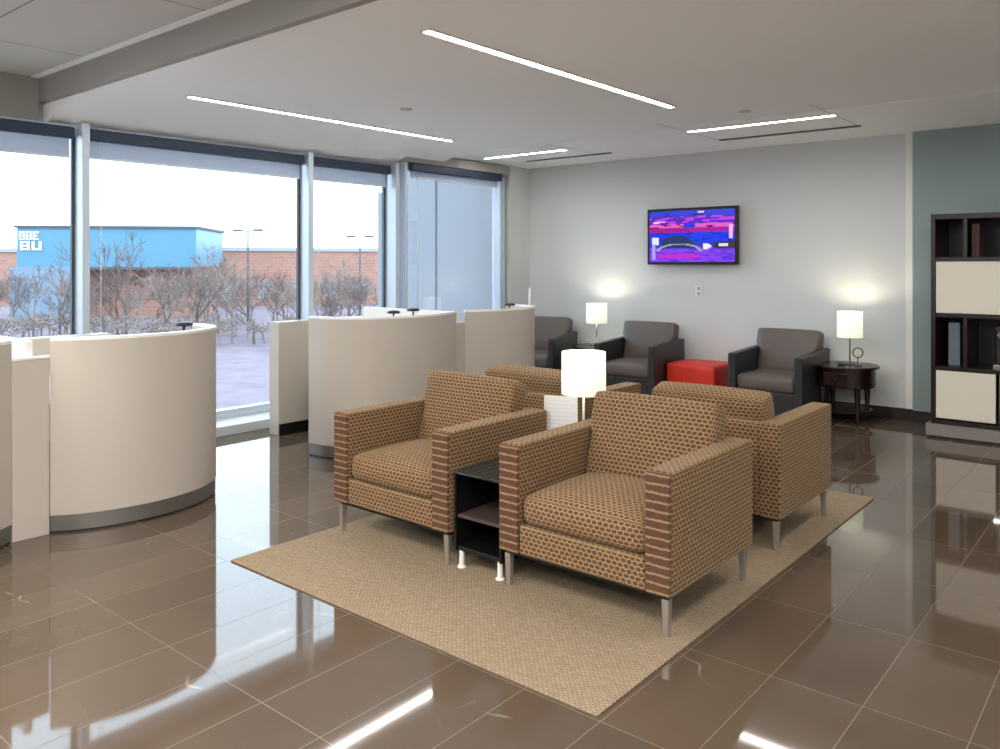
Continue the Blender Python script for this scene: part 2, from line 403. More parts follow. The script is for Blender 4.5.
# roller shades
shlab = {2: 'roller shade at the top of the leftmost window bay in view',
         3: 'roller shade with dark cassette across the widest window bay',
         4: 'short roller shade with dark cassette over the third bay, left of the corner bay',
         5: 'roller shade with dark cassette in the corner bay beside the column'}
def roller(y0, y1, X, zt, zb, k, drop):
    r = empty('roller_shade', (X + 0.05, (y0 + y1) / 2, zb), 0, shlab[k], 'roller shade', 'roller shades at the top of the glazing')
    L = (y1 - y0) / 2
    bx('cassette', -0.02, 0.055, -L, L, 0, zt - zb, M['cassette'], r, bevel=0.012)
    bx('shade_fabric', -0.012, -0.010, -L + 0.02, L - 0.02, -drop, 0.0, M['roller'], r)
    bx('hem_bar', -0.016, -0.006, -L + 0.02, L - 0.02, -drop - 0.02, -drop, M['alu'], r, bevel=0.002)
    # hanging cord
    bm = new_bm(); tube(bm, (0.02, -L + 0.10, 0), (0.02, -L + 0.10, -1.6), 0.003, 0.003, 6); link('cord', bm, M['white_plastic'], r, smooth=True)
roller(0.60, 2.72, XW, 2.565, 2.475, 2, 0.13)
roller(2.83, 4.90, XW, 2.57, 2.475, 3, 0.12)
roller(4.99, 6.04, XW, 2.57, 2.475, 4, 0.12)
roller(6.23, 7.78, -6.55, 2.612, 2.525, 5, 0.06)

# ------------------------------------------------------------------ ceiling fixtures
def strip(cx, cy, L, along, label, z=ZC, group='long slot ceiling lights'):
    r = empty('ceiling_light', (cx, cy, z), 0 if along == 'y' else -PI / 2, label, 'ceiling light', group)
    bx('diffuser', -0.025, 0.025, -L / 2, L / 2, -0.010, -0.002, M['light'], r)
    bm = new_bm()
    for a, b, c, d in ((-0.036, -0.026, -L / 2 - 0.012, L / 2 + 0.012), (0.026, 0.036, -L / 2 - 0.012, L / 2 + 0.012), (-0.026, 0.026, -L / 2 - 0.012, -L / 2 - 0.001), (-0.026, 0.026, L / 2 + 0.001, L / 2 + 0.012)):
        box(bm, a, b, c, d, -0.012, 0.0)
    link('trim_frame', bm, M['light_trim'], r)
    return r
strip(-3.04, 4.40, 2.73, 'y', 'long linear ceiling light in the middle of the plaster ceiling, the nearest one')
strip(-5.59, 4.52, 2.82, 'y', 'long linear ceiling light running nearest the window wall')
strip(-2.81, 6.92, 1.32, 'x', 'short linear light above and in front of the television wall, right one', z=ZC - 0.004, group='short slot lights by the television wall')
strip(-5.62, 7.16, 1.15, 'x', 'short linear light near the window corner of the back wall', z=ZC - 0.004, group='short slot lights by the television wall')
# the same fixtures carry on beyond the frame
strip(-0.49, 4.40, 2.73, 'y', 'long linear ceiling light past the right edge of the view')
strip(2.05, 4.40, 2.73, 'y', 'long linear ceiling light at the far right of the room')
strip(-0.0, 6.92, 1.32, 'x', 'short linear light over the storage wall beyond the right edge', z=ZC - 0.004, group='short slot lights by the television wall')
def fill_panel(x, y, z, label, group):  # fill light added out of view to brighten the room
    r = empty('fill_panel_light', (x, y, z), 0, label, 'ceiling light', group)
    bx('diffuser', -0.29, 0.29, -0.59, 0.59, -0.008, -0.002, M['fill_panel'], r)
    bm = new_bm()
    for a, b, c, d in ((-0.32, -0.291, -0.62, 0.62), (0.291, 0.32, -0.62, 0.62), (-0.291, 0.291, -0.62, -0.591), (-0.291, 0.291, 0.591, 0.62)): box(bm, a, b, c, d, -0.012, 0.0)
    link('trim_frame', bm, M['light_trim'], r)
for x in (-4.8, -2.4, 0.0, 2.4):
    for y in (-1.6, 0.3):
        fill_panel(x, y, ZT, 'added fill panel light in the tiled ceiling, out of view', 'added fill lights in the tiled ceiling')

def vent(x0, x1, y, label):
    r = empty('slot_vent', ((x0 + x1) / 2, y, ZC - 0.004), 0, label, 'air vent', 'linear slot vents by the back wall')
    L = (x1 - x0) / 2
    bx('slot', -L, L, -0.030, 0.030, -0.010, 0.0, M['black'], r)
    bm = new_bm(); box(bm, -L - 0.02, L + 0.02, -0.042, -0.031, -0.004, 0); box(bm, -L - 0.02, L + 0.02, 0.031, 0.042, -0.004, 0)
    link('vent_frame', bm, M['light_trim'], r)
vent(-3.48, -2.15, 7.62, 'dark linear slot vent behind the right short ceiling light')
vent(-6.00, -4.82, 7.71, 'dark linear slot vent behind the left short ceiling light near the window corner')
def panel_seam(x0, x1, y0, y1, label):
    bm = new_bm(); w = 0.008; z0, z1 = ZC - 0.0055, ZC - 0.0041
    for a, b, c, d in ((x0 - w, x0, y0, y1), (x1, x1 + w, y0, y1), (x0 - w, x1 + w, y1, y1 + w)): box(bm, a, b, c, d, z0, z1)
    tag(link('access_panel', bm, M['seam']), label, 'ceiling panel', 'access panel outlines')
panel_seam(-3.50, -2.17, 6.36, 7.70, 'outline of an access panel around the right short ceiling light')
panel_seam(-6.22, -5.00, 6.62, 7.78, 'outline of an access panel around the left short ceiling light')
def disc(x, y, label):
    r = empty('sprinkler_cover', (x, y, ZC), 0, label, 'sprinkler cover', 'sprinkler covers')
    bm = new_bm(); lathe(bm, [(0.0, -0.010), (0.042, -0.010), (0.048, -0.006), (0.050, 0.0)]); link('cover_plate', bm, M['cover_grey'], r, smooth=False)
disc(-2.675, 6.33, 'small round sprinkler cover just in front of the right short ceiling light')
disc(-4.74, 4.50, 'small round sprinkler cover between the two long ceiling lights')

# ------------------------------------------------------------------ rug
bm = new_bm(); box(bm, -1.09, 1.09, -1.607, 1.607, 0, 0.008)
o = link('area_rug', bm, M['rug'], bevel=0.003); o.location = (-2.545, 3.852, 0)
tag(o, 'rectangular tan woven rug under the four patterned armchairs', 'rug')

# ------------------------------------------------------------------ armchairs
RZ = 0.008
def make_tan_chair(w=0.88, d=0.82):
    r = empty('armchair', (0, 0, RZ))
    at_ = 0.115; hw = w / 2; iw = hw - at_; hd = d / 2
    for s in (-1, 1):
        x0, x1 = (-hw, -iw) if s < 0 else (iw, hw)
        arm = bx('armrest', x0, x1, -hd + 0.012, hd, 0.165, 0.662, M['tan'], r, bevel=0.012, seg=3)
        # front facing panel of the arm, banded weave
        bm = new_bm(); box(bm, x0 + 0.002, x1 - 0.002, -hd, -hd + 0.02, 0.168, 0.658)
        p = link('arm_front', bm, M['tan_wide'], arm, bevel=0.008, seg=3)
    bx('back_frame', -iw + 0.001, iw - 0.001, hd - 0.10, hd - 0.002, 0.168, 0.655, M['tan'], r, bevel=0.012, seg=3)
    bx('seat_rail', -iw + 0.001, iw - 0.001, -hd + 0.006, hd - 0.101, 0.168, 0.30, M['tan'], r, bevel=0.012, seg=3)
    bm = rbox(2 * iw - 0.004, 0.62, 0.14, 0.045, (0, 0.016, 0.045), 14)
    c = link('seat_cushion', bm, M['tan'], r, smooth=True, uv=False); c.location = (0, -hd + 0.325, 0.370)
    bm = rbox(2 * iw + 0.030, 0.15, 0.44, 0.035, (0, 0.022, 0.010), 12)
    c = link('back_cushion', bm, M['tan'], r, smooth=True, uv=False); c.location = (0, hd - 0.168, 0.610); c.rotation_euler = (math.radians(-17), 0, 0)
    # narrow the cushion below the arm tops
    for v in c.data.vertices:
        if v.co.z < 0.04: v.co.x *= (2 * iw - 0.006) / (2 * iw + 0.030)
    bx('base_rail', -hw + 0.03, hw - 0.03, -hd + 0.03, hd - 0.03, 0.150, 0.166, M['black'], r)
    for sx in (-1, 1):
        for sy in (-1, 1):
            bm = new_bm(); x = sx * (hw - 0.035); y = sy * (hd - 0.040)
            q = [bm.verts.new((x + a * 0.011, y + b * 0.011, 0)) for a, b in ((-1, -1), (1, -1), (1, 1), (-1, 1))]
            t = [bm.verts.new((x + a * 0.017, y + b * 0.017, 0.151)) for a, b in ((-1, -1), (1, -1), (1, 1), (-1, 1))]
            bm.faces.new(q[::-1]); bm.faces.new(t)
            for i in range(4): bm.faces.new((q[i], q[(i + 1) % 4], t[(i + 1) % 4], t[i]))
            link('leg', bm, M['steel'], r, bevel=0.003)
    return r
G1 = 'patterned armchairs on the rug'
chair = make_tan_chair()
spots = [(-1.955, 3.27, 0, 'patterned armchair nearest the viewer, at the front right of the rug'),
         (-3.157, 3.27, 0, 'patterned armchair at the front left of the rug, beside the white pod'),
         (-1.985, 4.51, PI, 'patterned armchair turned away at the back right of the rug, its outer side showing'),
         (-3.265, 4.51, PI, 'patterned armchair turned away at the back left, mostly hidden behind the white lamp')]
for i, (x, y, a, lab) in enumerate(spots):
    o = chair if i == 0 else copy_tree(chair)
    o.location = (x, y, RZ); o.rotation_euler = (0, 0, a); tag(o, lab, 'armchair', G1)
    if i > 1:
        for ch in o.children:
            if ch.name.startswith('back_cushion'): ch.location.z -= 0.035

def make_grey_chair(w=0.72, d=0.80):
    r = empty('lounge_chair', (0, 0, 0))
    hw = w / 2; at_ = 0.075; iw = hw - at_; hd = d / 2
    for s in (-1, 1):
        x0, x1 = (-hw, -iw) if s < 0 else (iw, hw)
        bm = new_bm()
        pr = [(-hd, 0.06), (hd, 0.06), (hd, 0.655), (-hd, 0.625)]
        a = [bm.verts.new((x0, y, z)) for y, z in pr]; b = [bm.verts.new((x1, y, z)) for y, z in pr]
        bm.faces.new(a); bm.faces.new(b[::-1])
        for i in range(4): bm.faces.new((a[i], b[i], b[(i + 1) % 4], a[(i + 1) % 4]))
        link('armrest', bm, M['dark_leather'], r, bevel=0.015, seg=3)
    bx('back_frame', -iw + 0.001, iw - 0.001, hd - 0.10, hd, 0.06, 0.66, M['dark_leather'], r, bevel=0.015, seg=3)
    bx('seat_rail', -iw + 0.001, iw - 0.001, -hd + 0.01, hd - 0.101, 0.06, 0.28, M['dark_leather'], r, bevel=0.012, seg=3)
    bm = rbox(2 * iw - 0.004, 0.60, 0.15, 0.04, (0, 0.01, 0.02), 10)
    c = link('seat_cushion', bm, M['grey_leather'], r, smooth=True, uv=False); c.location = (0, -hd + 0.315, 0.352)
    bm = rbox(2 * iw + 0.07, 0.15, 0.46, 0.035, (0, 0.02, 0.006), 10)
    c = link('back_cushion', bm, M['grey_leather'], r, smooth=True, uv=False); c.location = (0, hd - 0.15, 0.60); c.rotation_euler = (math.radians(-14), 0, 0)
    for v in c.data.vertices:
        if v.co.z < 0.03: v.co.x *= (2 * iw - 0.006) / (2 * iw + 0.07)
    for sx in (-1, 1):
        for sy in (-1, 1):
            bm = new_bm(); cyl(bm, sx * (hw - 0.06), sy * (hd - 0.06), 0, 0.062, 0.018, 0.024, 12); link('foot', bm, M['black'], r)
    return r
G2 = 'grey leather chairs along the back wall'
gc = make_grey_chair()
for i, (x, y, a, lab) in enumerate([
        (-2.97, 7.86, 0, 'grey leather chair between the red ottoman and the round wooden table'),
        (-4.53, 7.85, math.radians(4), 'grey leather chair on the left side of the red ottoman, below the television'),
        (-5.90, 7.80, math.radians(14), 'grey leather chair in the window corner, partly hidden by the white partition')]):
    o = gc if i == 0 else copy_tree(gc)
    o.location = (x, y, 0); o.rotation_euler = (0, 0, a); tag(o, lab, 'armchair', G2)

# red ottoman
r = empty('ottoman', (-3.87, 7.99, 0), 0, 'red leather cube ottoman between two grey chairs', 'ottoman')
bm = rbox(0.55, 0.52, 0.375, 0.03, (0.004, 0.004, 0.012), 8); c = link('cushion_body', bm, M['red'], r, smooth=True, uv=False); c.location = (0, 0, 0.252)
for sx in (-1, 1):
    for sy in (-1, 1):
        bm = new_bm(); cyl(bm, sx * 0.19, sy * 0.19, 0, 0.07, 0.016, 0.022, 12); link('foot', bm, M['black'], r)

# ------------------------------------------------------------------ tables
def round_table(x, y, label):
    r = empty('side_table', (x, y, 0), 0, label, 'side table', 'round dark wood side tables')
    bm = new_bm(); lathe(bm, [(0.29, 0.505), (0.305, 0.512), (0.305, 0.525), (0.298, 0.532)], n=40); link('table_top', bm, M['cherry'], r)
    bm = new_bm(); lathe(bm, [(0.262, 0.33), (0.27, 0.335), (0.27, 0.503)], n=40); link('apron', bm, M['cherry'], r)
    d = bx('drawer', -0.11, 0.11, -0.283, -0.255, 0.36, 0.48, M['cherry'], r, bevel=0.006)
    bm = new_bm(); tube(bm, (0, -0.284, 0.42), (0, -0.302, 0.42), 0.010, 0.013, 12); link('knob', bm, M['black'], d, smooth=True)
    bm = new_bm(); lathe(bm, [(0.235, 0.10), (0.245, 0.105), (0.245, 0.118), (0.235, 0.123)], n=40); link('shelf', bm, M['cherry'], r)
    for k in range(4):
        a = PI / 4 + k * PI / 2; cx, cy = 0.225 * math.cos(a), 0.225 * math.sin(a)
        bm = new_bm(); lathe(bm, [(0.013, 0.0), (0.018, 0.03), (0.022, 0.10), (0.019, 0.13), (0.027, 0.27), (0.030, 0.335)], cx, cy, 12); link('leg', bm, M['cherry'], r)
    return r
round_table(-2.40, 8.02, 'round dark wood side table next to the tall storage unit')
round_table(-5.17, 8.00, 'round dark wood side table between the corner grey chair and the next grey chair')

# console between the front armchairs
r = empty('narrow_table', (-2.556, 0, RZ), 0, 'narrow black tiered table with glass top between the two front patterned armchairs', 'table')
TY0, TY1, TW = 2.885, 4.02, 0.150
bx('glass_top', -TW, TW, TY0, TY1, 0.462, 0.474, M['glass_dark'], r, bevel=0.003)
bx('shelf', -TW + 0.013, TW - 0.013, TY0 + 0.02, TY1 - 0.02, 0.245, 0.262, M['shelf_brown'], r, bevel=0.003)
bx('bottom_shelf', -TW + 0.01, TW - 0.01, TY0 + 0.02, TY1 - 0.02, 0.085, 0.105, M['black'], r, bevel=0.003)
for s in (-1, 1):
    bx('side_panel', s * (TW - 0.006) - 0.006, s * (TW - 0.006) + 0.006, TY0 + 0.01, TY1 - 0.01, 0.085, 0.460, M['black'], r)
for s in (-1, 1):
    for yy in (TY0 + 0.035, TY1 - 0.035):
        bm = new_bm(); lathe(bm, [(0.022, 0.0), (0.022, 0.006), (0.013, 0.010), (0.013, 0.085)], s * (TW - 0.028), yy, 16); link('foot', bm, M['white_plastic'], r, smooth=False)

# lamps
def lamp(x, y, z0, zs0, zs1, rs, label, stem, group=None, name='table_lamp', power=2.0):
    r = empty(name, (x, y, z0), 0, label, 'lamp', group)
    h0, h1 = zs0 - z0, zs1 - z0
    bm = new_bm(); lathe(bm, [(0.075, 0.0), (0.075, 0.010), (0.015, 0.018)], n=28); link('base', bm, stem, r)
    bm = new_bm(); lathe(bm, [(0.007, 0.016), (0.007, h0 + 0.10)], n=12); link('stem', bm, stem, r, smooth=True)
    bm = new_bm(); n = 40
    for ra, rb in ((rs, rs), ):
        o1 = [bm.verts.new((rs * math.cos(2 * PI * i / n), rs * math.sin(2 * PI * i / n), h0)) for i in range(n)]
        o2 = [bm.verts.new((rs * 0.985 * math.cos(2 * PI * i / n), rs * 0.985 * math.sin(2 * PI * i / n), h1)) for i in range(n)]
        i1 = [bm.verts.new(((rs - 0.003) * math.cos(2 * PI * i / n), (rs - 0.003) * math.sin(2 * PI * i / n), h0)) for i in range(n)]
        i2 = [bm.verts.new(((rs - 0.003) * 0.985 * math.cos(2 * PI * i / n), (rs - 0.003) * 0.985 * math.sin(2 * PI * i / n), h1)) for i in range(n)]
        for i in range(n):
            j = (i + 1) % n
            bm.faces.new((o1[i], o1[j], o2[j], o2[i])); bm.faces.new((i1[j], i1[i], i2[i], i2[j]))
            bm.faces.new((o1[j], o1[i], i1[i], i1[j])); bm.faces.new((o2[i], o2[j], i2[j], i2[i]))
    link('lamp_shade', bm, M['shade'], r, smooth=True)
    bm = rbox(0.05, 0.05, 0.07, 0.024, n=6); b = link('bulb', bm, M['bulb'], r, smooth=True, uv=False); b.location = (0, 0, h0 + 0.13)
    bm = new_bm()
    for k in range(3):
        a = k * 2 * PI / 3; tube(bm, (0.007 * math.cos(a), 0.007 * math.sin(a), h0 + 0.09), ((rs - 0.004) * math.cos(a), (rs - 0.004) * math.sin(a), h0 + 0.06), 0.002, 0.002, 6)
    link('shade_ring', bm, M['chrome'], r)
    ld = bpy.data.lights.new(name + '_glow', 'POINT'); ld.energy = power; ld.color = (1.0, 0.90, 0.68); ld.shadow_soft_size = 0.03
    lo = bpy.data.objects.new(name + '_glow', ld); COL.objects.link(lo); lo.location = (0, 0, h1 - 0.05); lo.parent = r
    return r
M['bulb'] = mat('bulb', (1, 1, 1), 0.5, emit=(1.0, 0.93, 0.75), es=6)
GL = 'small table lamps by the back wall'
lamp(-2.365, 8.06, 0.532, 0.79, 1.035, 0.115, 'lit lamp with small drum shade on the round table at the right', M['alu_dark'], GL)
lamp(-5.23, 8.06, 0.532, 0.79, 1.02, 0.125, 'lit lamp with drum shade on the table between the two left grey chairs', M['chrome'], GL)
lamp(-2.62, 3.90, 0.482, 0.742, 0.985, 0.129, 'lit white drum shade lamp on the narrow table between the patterned armchairs', M['white_plastic'], power=2)

# ring ornament and small items on round table
r = empty('ring_ornament', (-2.27, 7.98, 0.532), 0.6, 'small dark ring shaped ornament on a stand under the right lamp', 'ornament')
bm = new_bm(); n = 28
for i in range(n):
    a0, a1 = 2 * PI * i / n, 2 * PI * (i + 1) / n
    tube(bm, (0.045 * math.cos(a0), 0, 0.125 + 0.045 * math.sin(a0)), (0.045 * math.cos(a1), 0, 0.125 + 0.045 * math.sin(a1)), 0.006, 0.006, 6)
link('ring', bm, M['alu_dark'], r, smooth=True)
bm = new_bm(); cyl(bm, 0, 0, 0, 0.012, 0.04, 0.036, 20); tube(bm, (0, 0, 0.01), (0, 0, 0.08), 0.006, 0.006, 8); link('stand', bm, M['alu_dark'], r)
r = empty('small_bowl', (-2.41, 7.93, 0.532), 0, 'tiny dark dish on the round table in front of the lamp base', 'dish')
bm = new_bm(); lathe(bm, [(0.02, 0.0), (0.045, 0.022), (0.041, 0.022), (0.0, 0.006)], n=20); link('dish_body', bm, M['alu_dark'], r, smooth=True)

# sign sheet holder on narrow table
r = empty('sign_holder', (-2.665, 3.735, 0.482), 0.35, 'white printed sheet standing on the narrow table in front of the lamp', 'sign')
bx('sheet', -0.098, 0.098, -0.002, 0.002, 0.006, 0.262, M['paper'], r)
bx('holder_base', -0.108, 0.108, -0.035, 0.035, 0.0, 0.006, M['white_plastic'], r)
bm = new_bm()
for k in range(9):
    box(bm, -0.08, 0.06 + 0.02 * (k % 2), -0.0030, -0.0021, 0.235 - k * 0.022, 0.238 - k * 0.022)
link('text_lines', bm, M['ink'], r)

# ------------------------------------------------------------------ work pods
PROF = [(0.0, 0.0), (0.09, 0.13), (0.155, 0.30), (0.185, 0.47), (0.178, 0.64), (0.135, 0.80), (0.055, 0.94), (-0.06, 1.045), (-0.21, 1.10), (-0.40, 1.12)]
def spline(P_, n=6):
    out = []
    E_ = [P_[0]] + P_ + [P_[-1]]
    for i in range(1, len(E_) - 2):
        a, b, c, d = [Vector(p) for p in E_[i - 1:i + 3]]
        for k in range(n):
            t = k / n
            out.append(0.5 * ((2 * b) + (c - a) * t + (2 * a - 5 * b + 4 * c - d) * t * t + (3 * b - a - 3 * c + d) * t ** 3))
    out.append(Vector(P_[-1])); return out
CURVE = spline(PROF)
KY = 1.0
def outline(): return [Vector((p.x, p.y * KY)) for p in CURVE]
def offs(pts, d):          # move the outline inwards by d
    out = []
    for i, p in enumerate(pts):
        t = (pts[min(i + 1, len(pts) - 1)] - pts[max(i - 1, 0)]).normalized()
        out.append(p + Vector((-t.y, t.x)) * d)
    return out

def ribbon(name, d0, d1, s, z0, z1, m, parent):
    bm = new_bm()
    A = [(p.x, s * p.y) for p in offs(outline(), d0)]; B = [(p.x, s * p.y) for p in offs(outline(), d1)]
    q = [[bm.verts.new((x, y, z)) for x, y in P_] for P_ in (A, B) for z in (z0, z1)]
    n = len(A)
    for i in range(n - 1):
        bm.faces.new((q[0][i], q[0][i + 1], q[1][i + 1], q[1][i]))
        bm.faces.new((q[2][i], q[2][i + 1], q[3][i + 1], q[3][i]))
        bm.faces.new((q[1][i], q[1][i + 1], q[3][i + 1], q[3][i]))
        bm.faces.new((q[0][i], q[0][i + 1], q[2][i + 1], q[2][i]))
    for i in (0, n - 1): bm.faces.new((q[0][i], q[1][i], q[3][i], q[2][i]))
    o = link(name, bm, m, parent)
    for p in o.data.polygons: p.use_smooth = True
    o.data.set_sharp_from_angle(angle=0.6)
    return o

XC = -4.77
def pod(cy, s, label, full, k=1.0):
    global KY; KY = k
    r = empty('work_pod', (XC, cy, 0), 0, label, 'workstation pod', 'curved workstation pods along the windows')
    ribbon('curved_screen', 0, 0.05, s, 0.10, 1.068, M['laminate'], r)
    ribbon('top_edge', -0.001, 0.051, s, 1.068, 1.085, M['laminate_white'], r)
    ribbon('kick_plate', 0.004, 0.046, s, 0.012, 0.10, M['kick'], r)
    ribbon('shadow_gap', 0.012, 0.040, s, 0.0, 0.012, M['black'], r)
    ya, yb = sorted((s * 0.0, s * 0.88 * k))
    bx('window_panel', -1.32, -1.18, ya, yb, 0.0, 0.985, M['laminate'], r, bevel=0.004)
    bx('panel_base', -1.179, -1.167, ya, yb, 0.0, 0.10, M['black'], r)
    bm = new_bm(); top = 0.73
    pts = [(p.x, s * p.y) for p in offs(outline(), 0.055)[1:]]
    if full: pts += [(-1.16, s * 1.06 * k), (-1.16, s * 0.01)]
    else:
        pts = [p for p in pts if abs(p[1]) < 0.62] + [(-1.16, s * 0.44), (-1.16, s * 0.01)]
    a = [bm.verts.new((x, y, top - 0.03)) for x, y in pts]; b = [bm.verts.new((x, y, top)) for x, y in pts]
    bm.faces.new(a[::-1]); bm.faces.new(b)
    for i in range(len(a)): bm.faces.new((a[i], a[(i + 1) % len(a)], b[(i + 1) % len(a)], b[i]))
    link('desktop', bm, M['laminate_white'], r)
    y0, y1 = sorted((s * 0.70, s * 0.26))
    pd = bx('pedestal', -1.12, -0.74, y0, y1, 0.0, 0.36, M['espresso'], r, bevel=0.004)
    bx('pedestal_top', -1.13, -0.73, y0 - 0.01, y1 + 0.01, 0.361, 0.385, M['grey_plastic'], pd, bevel=0.003)
    return r
pod(1.640, -1, 'curved white workstation pod cut off by the left photo edge', False)
pod(1.832, 1, 'large curved white workstation pod at the left with grey kick plate', True)
pod(5.130, -1, 'curved white workstation pod behind the front left patterned armchair', False, 1.125)
pod(5.240, 1, 'curved white workstation pod farthest back, beside the corner grey chair', True)
def divider(y0, y1, label):
    r = empty('divider_panel', (-4.80, (y0 + y1) / 2, 0), 0, label, 'partition', 'flat linking panels between pods')
    L = (y1 - y0) / 2 - 0.002
    bx('link_panel', 0.0, 0.03, -L, L, 0.0, 0.972, M['laminate'], r, bevel=0.003)
    bx('link_cap', -0.002, 0.034, -L, L, 0.973, 0.988, M['laminate_white'], r)
    bx('cross_panel', -1.24, -0.002, -0.02, 0.02, 0.0, 1.075, M['laminate_white'], r, bevel=0.003)
divider(1.640, 1.832, 'narrow flat white panel linking the two pods at the left edge')
divider(5.130, 5.240, 'narrow flat white panel in the notch between the two rear pods')

def task_lamp(x, y, z0, label, h=0.372):
    r = empty('task_lamp', (x, y, z0), 0, label, 'desk lamp', 'low task lamps inside the pods')
    bm = new_bm(); lathe(bm, [(0.06, 0.0), (0.06, 0.012), (0.0, 0.014)], n=24); link('base', bm, M['black'], r)
    bm = new_bm(); tube(bm, (0, 0, 0.012), (0, 0, h - 0.02), 0.007, 0.007, 10); link('stem', bm, M['black'], r, smooth=True)
    bm = new_bm(); lathe(bm, [(0.050, h - 0.022), (0.058, h - 0.014), (0.050, h - 0.002), (0.02, h + 0.004)], n=28); link('lamp_head', bm, M['black'], r, smooth=True)
task_lamp(-5.08, 2.79, 0.73, 'dark lamp head just above the rim of the large left pod')
task_lamp(-5.10, 4.70, 0.73, 'dark lamp head peeking over the pod behind the front left armchair, left one', h=0.362)
task_lamp(-5.10, 4.93, 0.73, 'dark lamp head close to the notch between the rear pods', h=0.372)
task_lamp(-5.02, 6.17, 0.73, 'dark lamp head over the farthest pod')
r = empty('slim_stand', (-5.22, 6.75, 0), 0, 'slim white upright post just behind the farthest pod, before the corner column', 'stand')
bm = new_bm(); tube(bm, (0, 0, 0.01), (0, 0, 1.235), 0.010, 0.010, 10); link('post', bm, M['white_plastic'], r, smooth=True)
bm = new_bm(); lathe(bm, [(0.10, 0.0), (0.10, 0.010), (0.0, 0.014)], n=24); link('base', bm, M['white_plastic'], r)

# ------------------------------------------------------------------ television, outlet
r = empty('television', (-4.12, YB - 0.012, 1.80), 0, 'wall mounted flat television showing a blue and magenta broadcast', 'television')
bx('wall_bracket', -0.25, 0.25, -0.045, 0.0115, -0.15, 0.15, M['black'], r)
bx('housing', -0.545, 0.545, -0.10, -0.046, -0.318, 0.318, M['black'], r, bevel=0.006)
bm = new_bm(); NX, NZ = 96, 54
cl = bm.loops.layers.float_color.new('Col')
def px(u, v):   # picture content, u right, v up, 0..1
    t = 1 - v
    h = noise.noise(Vector((u * 9, t * 26, 1.7))) * 1.8 + 0.25
    c = (0.015, 0.02, 0.55)
    if t < 0.12: c = (0.03, 0.05, 0.62) if h > -0.4 else (0.02, 0.02, 0.3)
    elif t < 0.26: c = (0.45, 0.05, 0.75) if h > 0.45 else (0.10, 0.02, 0.45)
    elif t < 0.33 and (u < 0.42 or u > 0.55): c = (0.75, 0.10, 0.55) if h > -0.3 else (0.10, 0.0, 0.08)
    elif 0.33 <= t < 0.42: c = (0.34, 0.01, 0.24) if u < 0.6 or h > 0.3 else (0.30, 0.01, 0.40)
    elif t < 0.62: c = (0.01, 0.04, 0.80) if h > -0.2 else (0.01, 0.02, 0.35)
    elif t < 0.72: c = (0.02, 0.05, 0.45)
    else: c = (0.22, 0.05, 0.80) if h > 0 else (0.10, 0.03, 0.60)
    # dark arch and its pale rim
    e = ((u - 0.34) / 0.22) ** 2 + ((t - 0.74) / 0.26) ** 2
    if t < 0.74 and e < 1: c = (0.02, 0.04, 0.12)
    if t < 0.80 and 0.80 < ((u - 0.36) / 0.26) ** 2 + ((t - 0.80) / 0.15) ** 2 < 1.15: c = (0.35, 0.30, 0.55)
    if 0.86 < t < 0.93 and 0.1 < u < 0.6: c = (0.55, 0.02, 0.50)
    if 0.52 < t < 0.66 and 0.03 < u < 0.11: c = (0.75, 0.75, 1.0)
    if 0.64 < t < 0.96 and 0.03 < u < 0.07: c = (0.35, 0.35, 0.95)
    if 0.30 < t < 0.55 and 0.94 < u < 0.975: c = (0.85, 0.45, 0.95)
    if 0.64 < t < 0.76 and 0.65 < u < 0.75 and abs(t - 0.70) < (0.75 - u): c = (0.85, 0.75, 0.95)
    if 0.62 < t < 0.74 and u > 0.77: c = (0.04, 0.03, 0.05)
    if 0.64 < t < 0.70 and 0.82 < u < 0.93: c = (0.75, 0.68, 0.70)
    if 0.02 < t < 0.05 and 0.58 < u < 0.66: c = (0.7, 0.6, 0.65)
    if 0.20 < t < 0.25 and 0.04 < u < 0.20 and h > -0.2: c = (0.8, 0.6, 0.8)
    return c
W, H_ = 0.515, 0.287
gv = [[bm.verts.new((-W + 2 * W * i / NX, -0.1005, -H_ + 2 * H_ * j / NZ)) for j in range(NZ + 1)] for i in range(NX + 1)]
for i in range(NX):
    for j in range(NZ):
        f = bm.faces.new((gv[i][j], gv[i + 1][j], gv[i + 1][j + 1], gv[i][j + 1]))
        c = px((i + 0.5) / NX, (j + 0.5) / NZ)
        for l in f.loops: l[cl] = (*c, 1)
ms = mat('television picture', (0.01, 0.01, 0.01), 0.15); nt, b_, N, L = nodes(ms)
at_n = N('ShaderNodeAttribute'); at_n.attribute_name = 'Col'; L(at_n.outputs['Color'], b_.inputs['Emission Color']); b_.inputs['Emission Strength'].default_value = 0.4
o = link('screen', bm, ms, r, uv=False)

r = empty('wall_outlet', (-4.073, YB - 0.001, 1.185), 0, 'small white outlet plate on the wall below the television', 'outlet')
bx('plate', -0.040, 0.040, -0.008, 0, -0.062, 0.062, M['white_plastic'], r, bevel=0.003)
for s in (-1, 1): bx('socket', -0.018, 0.018, -0.011, -0.0085, s * 0.028 - 0.016, s * 0.028 + 0.016, M['grey_plastic'], r, bevel=0.003)

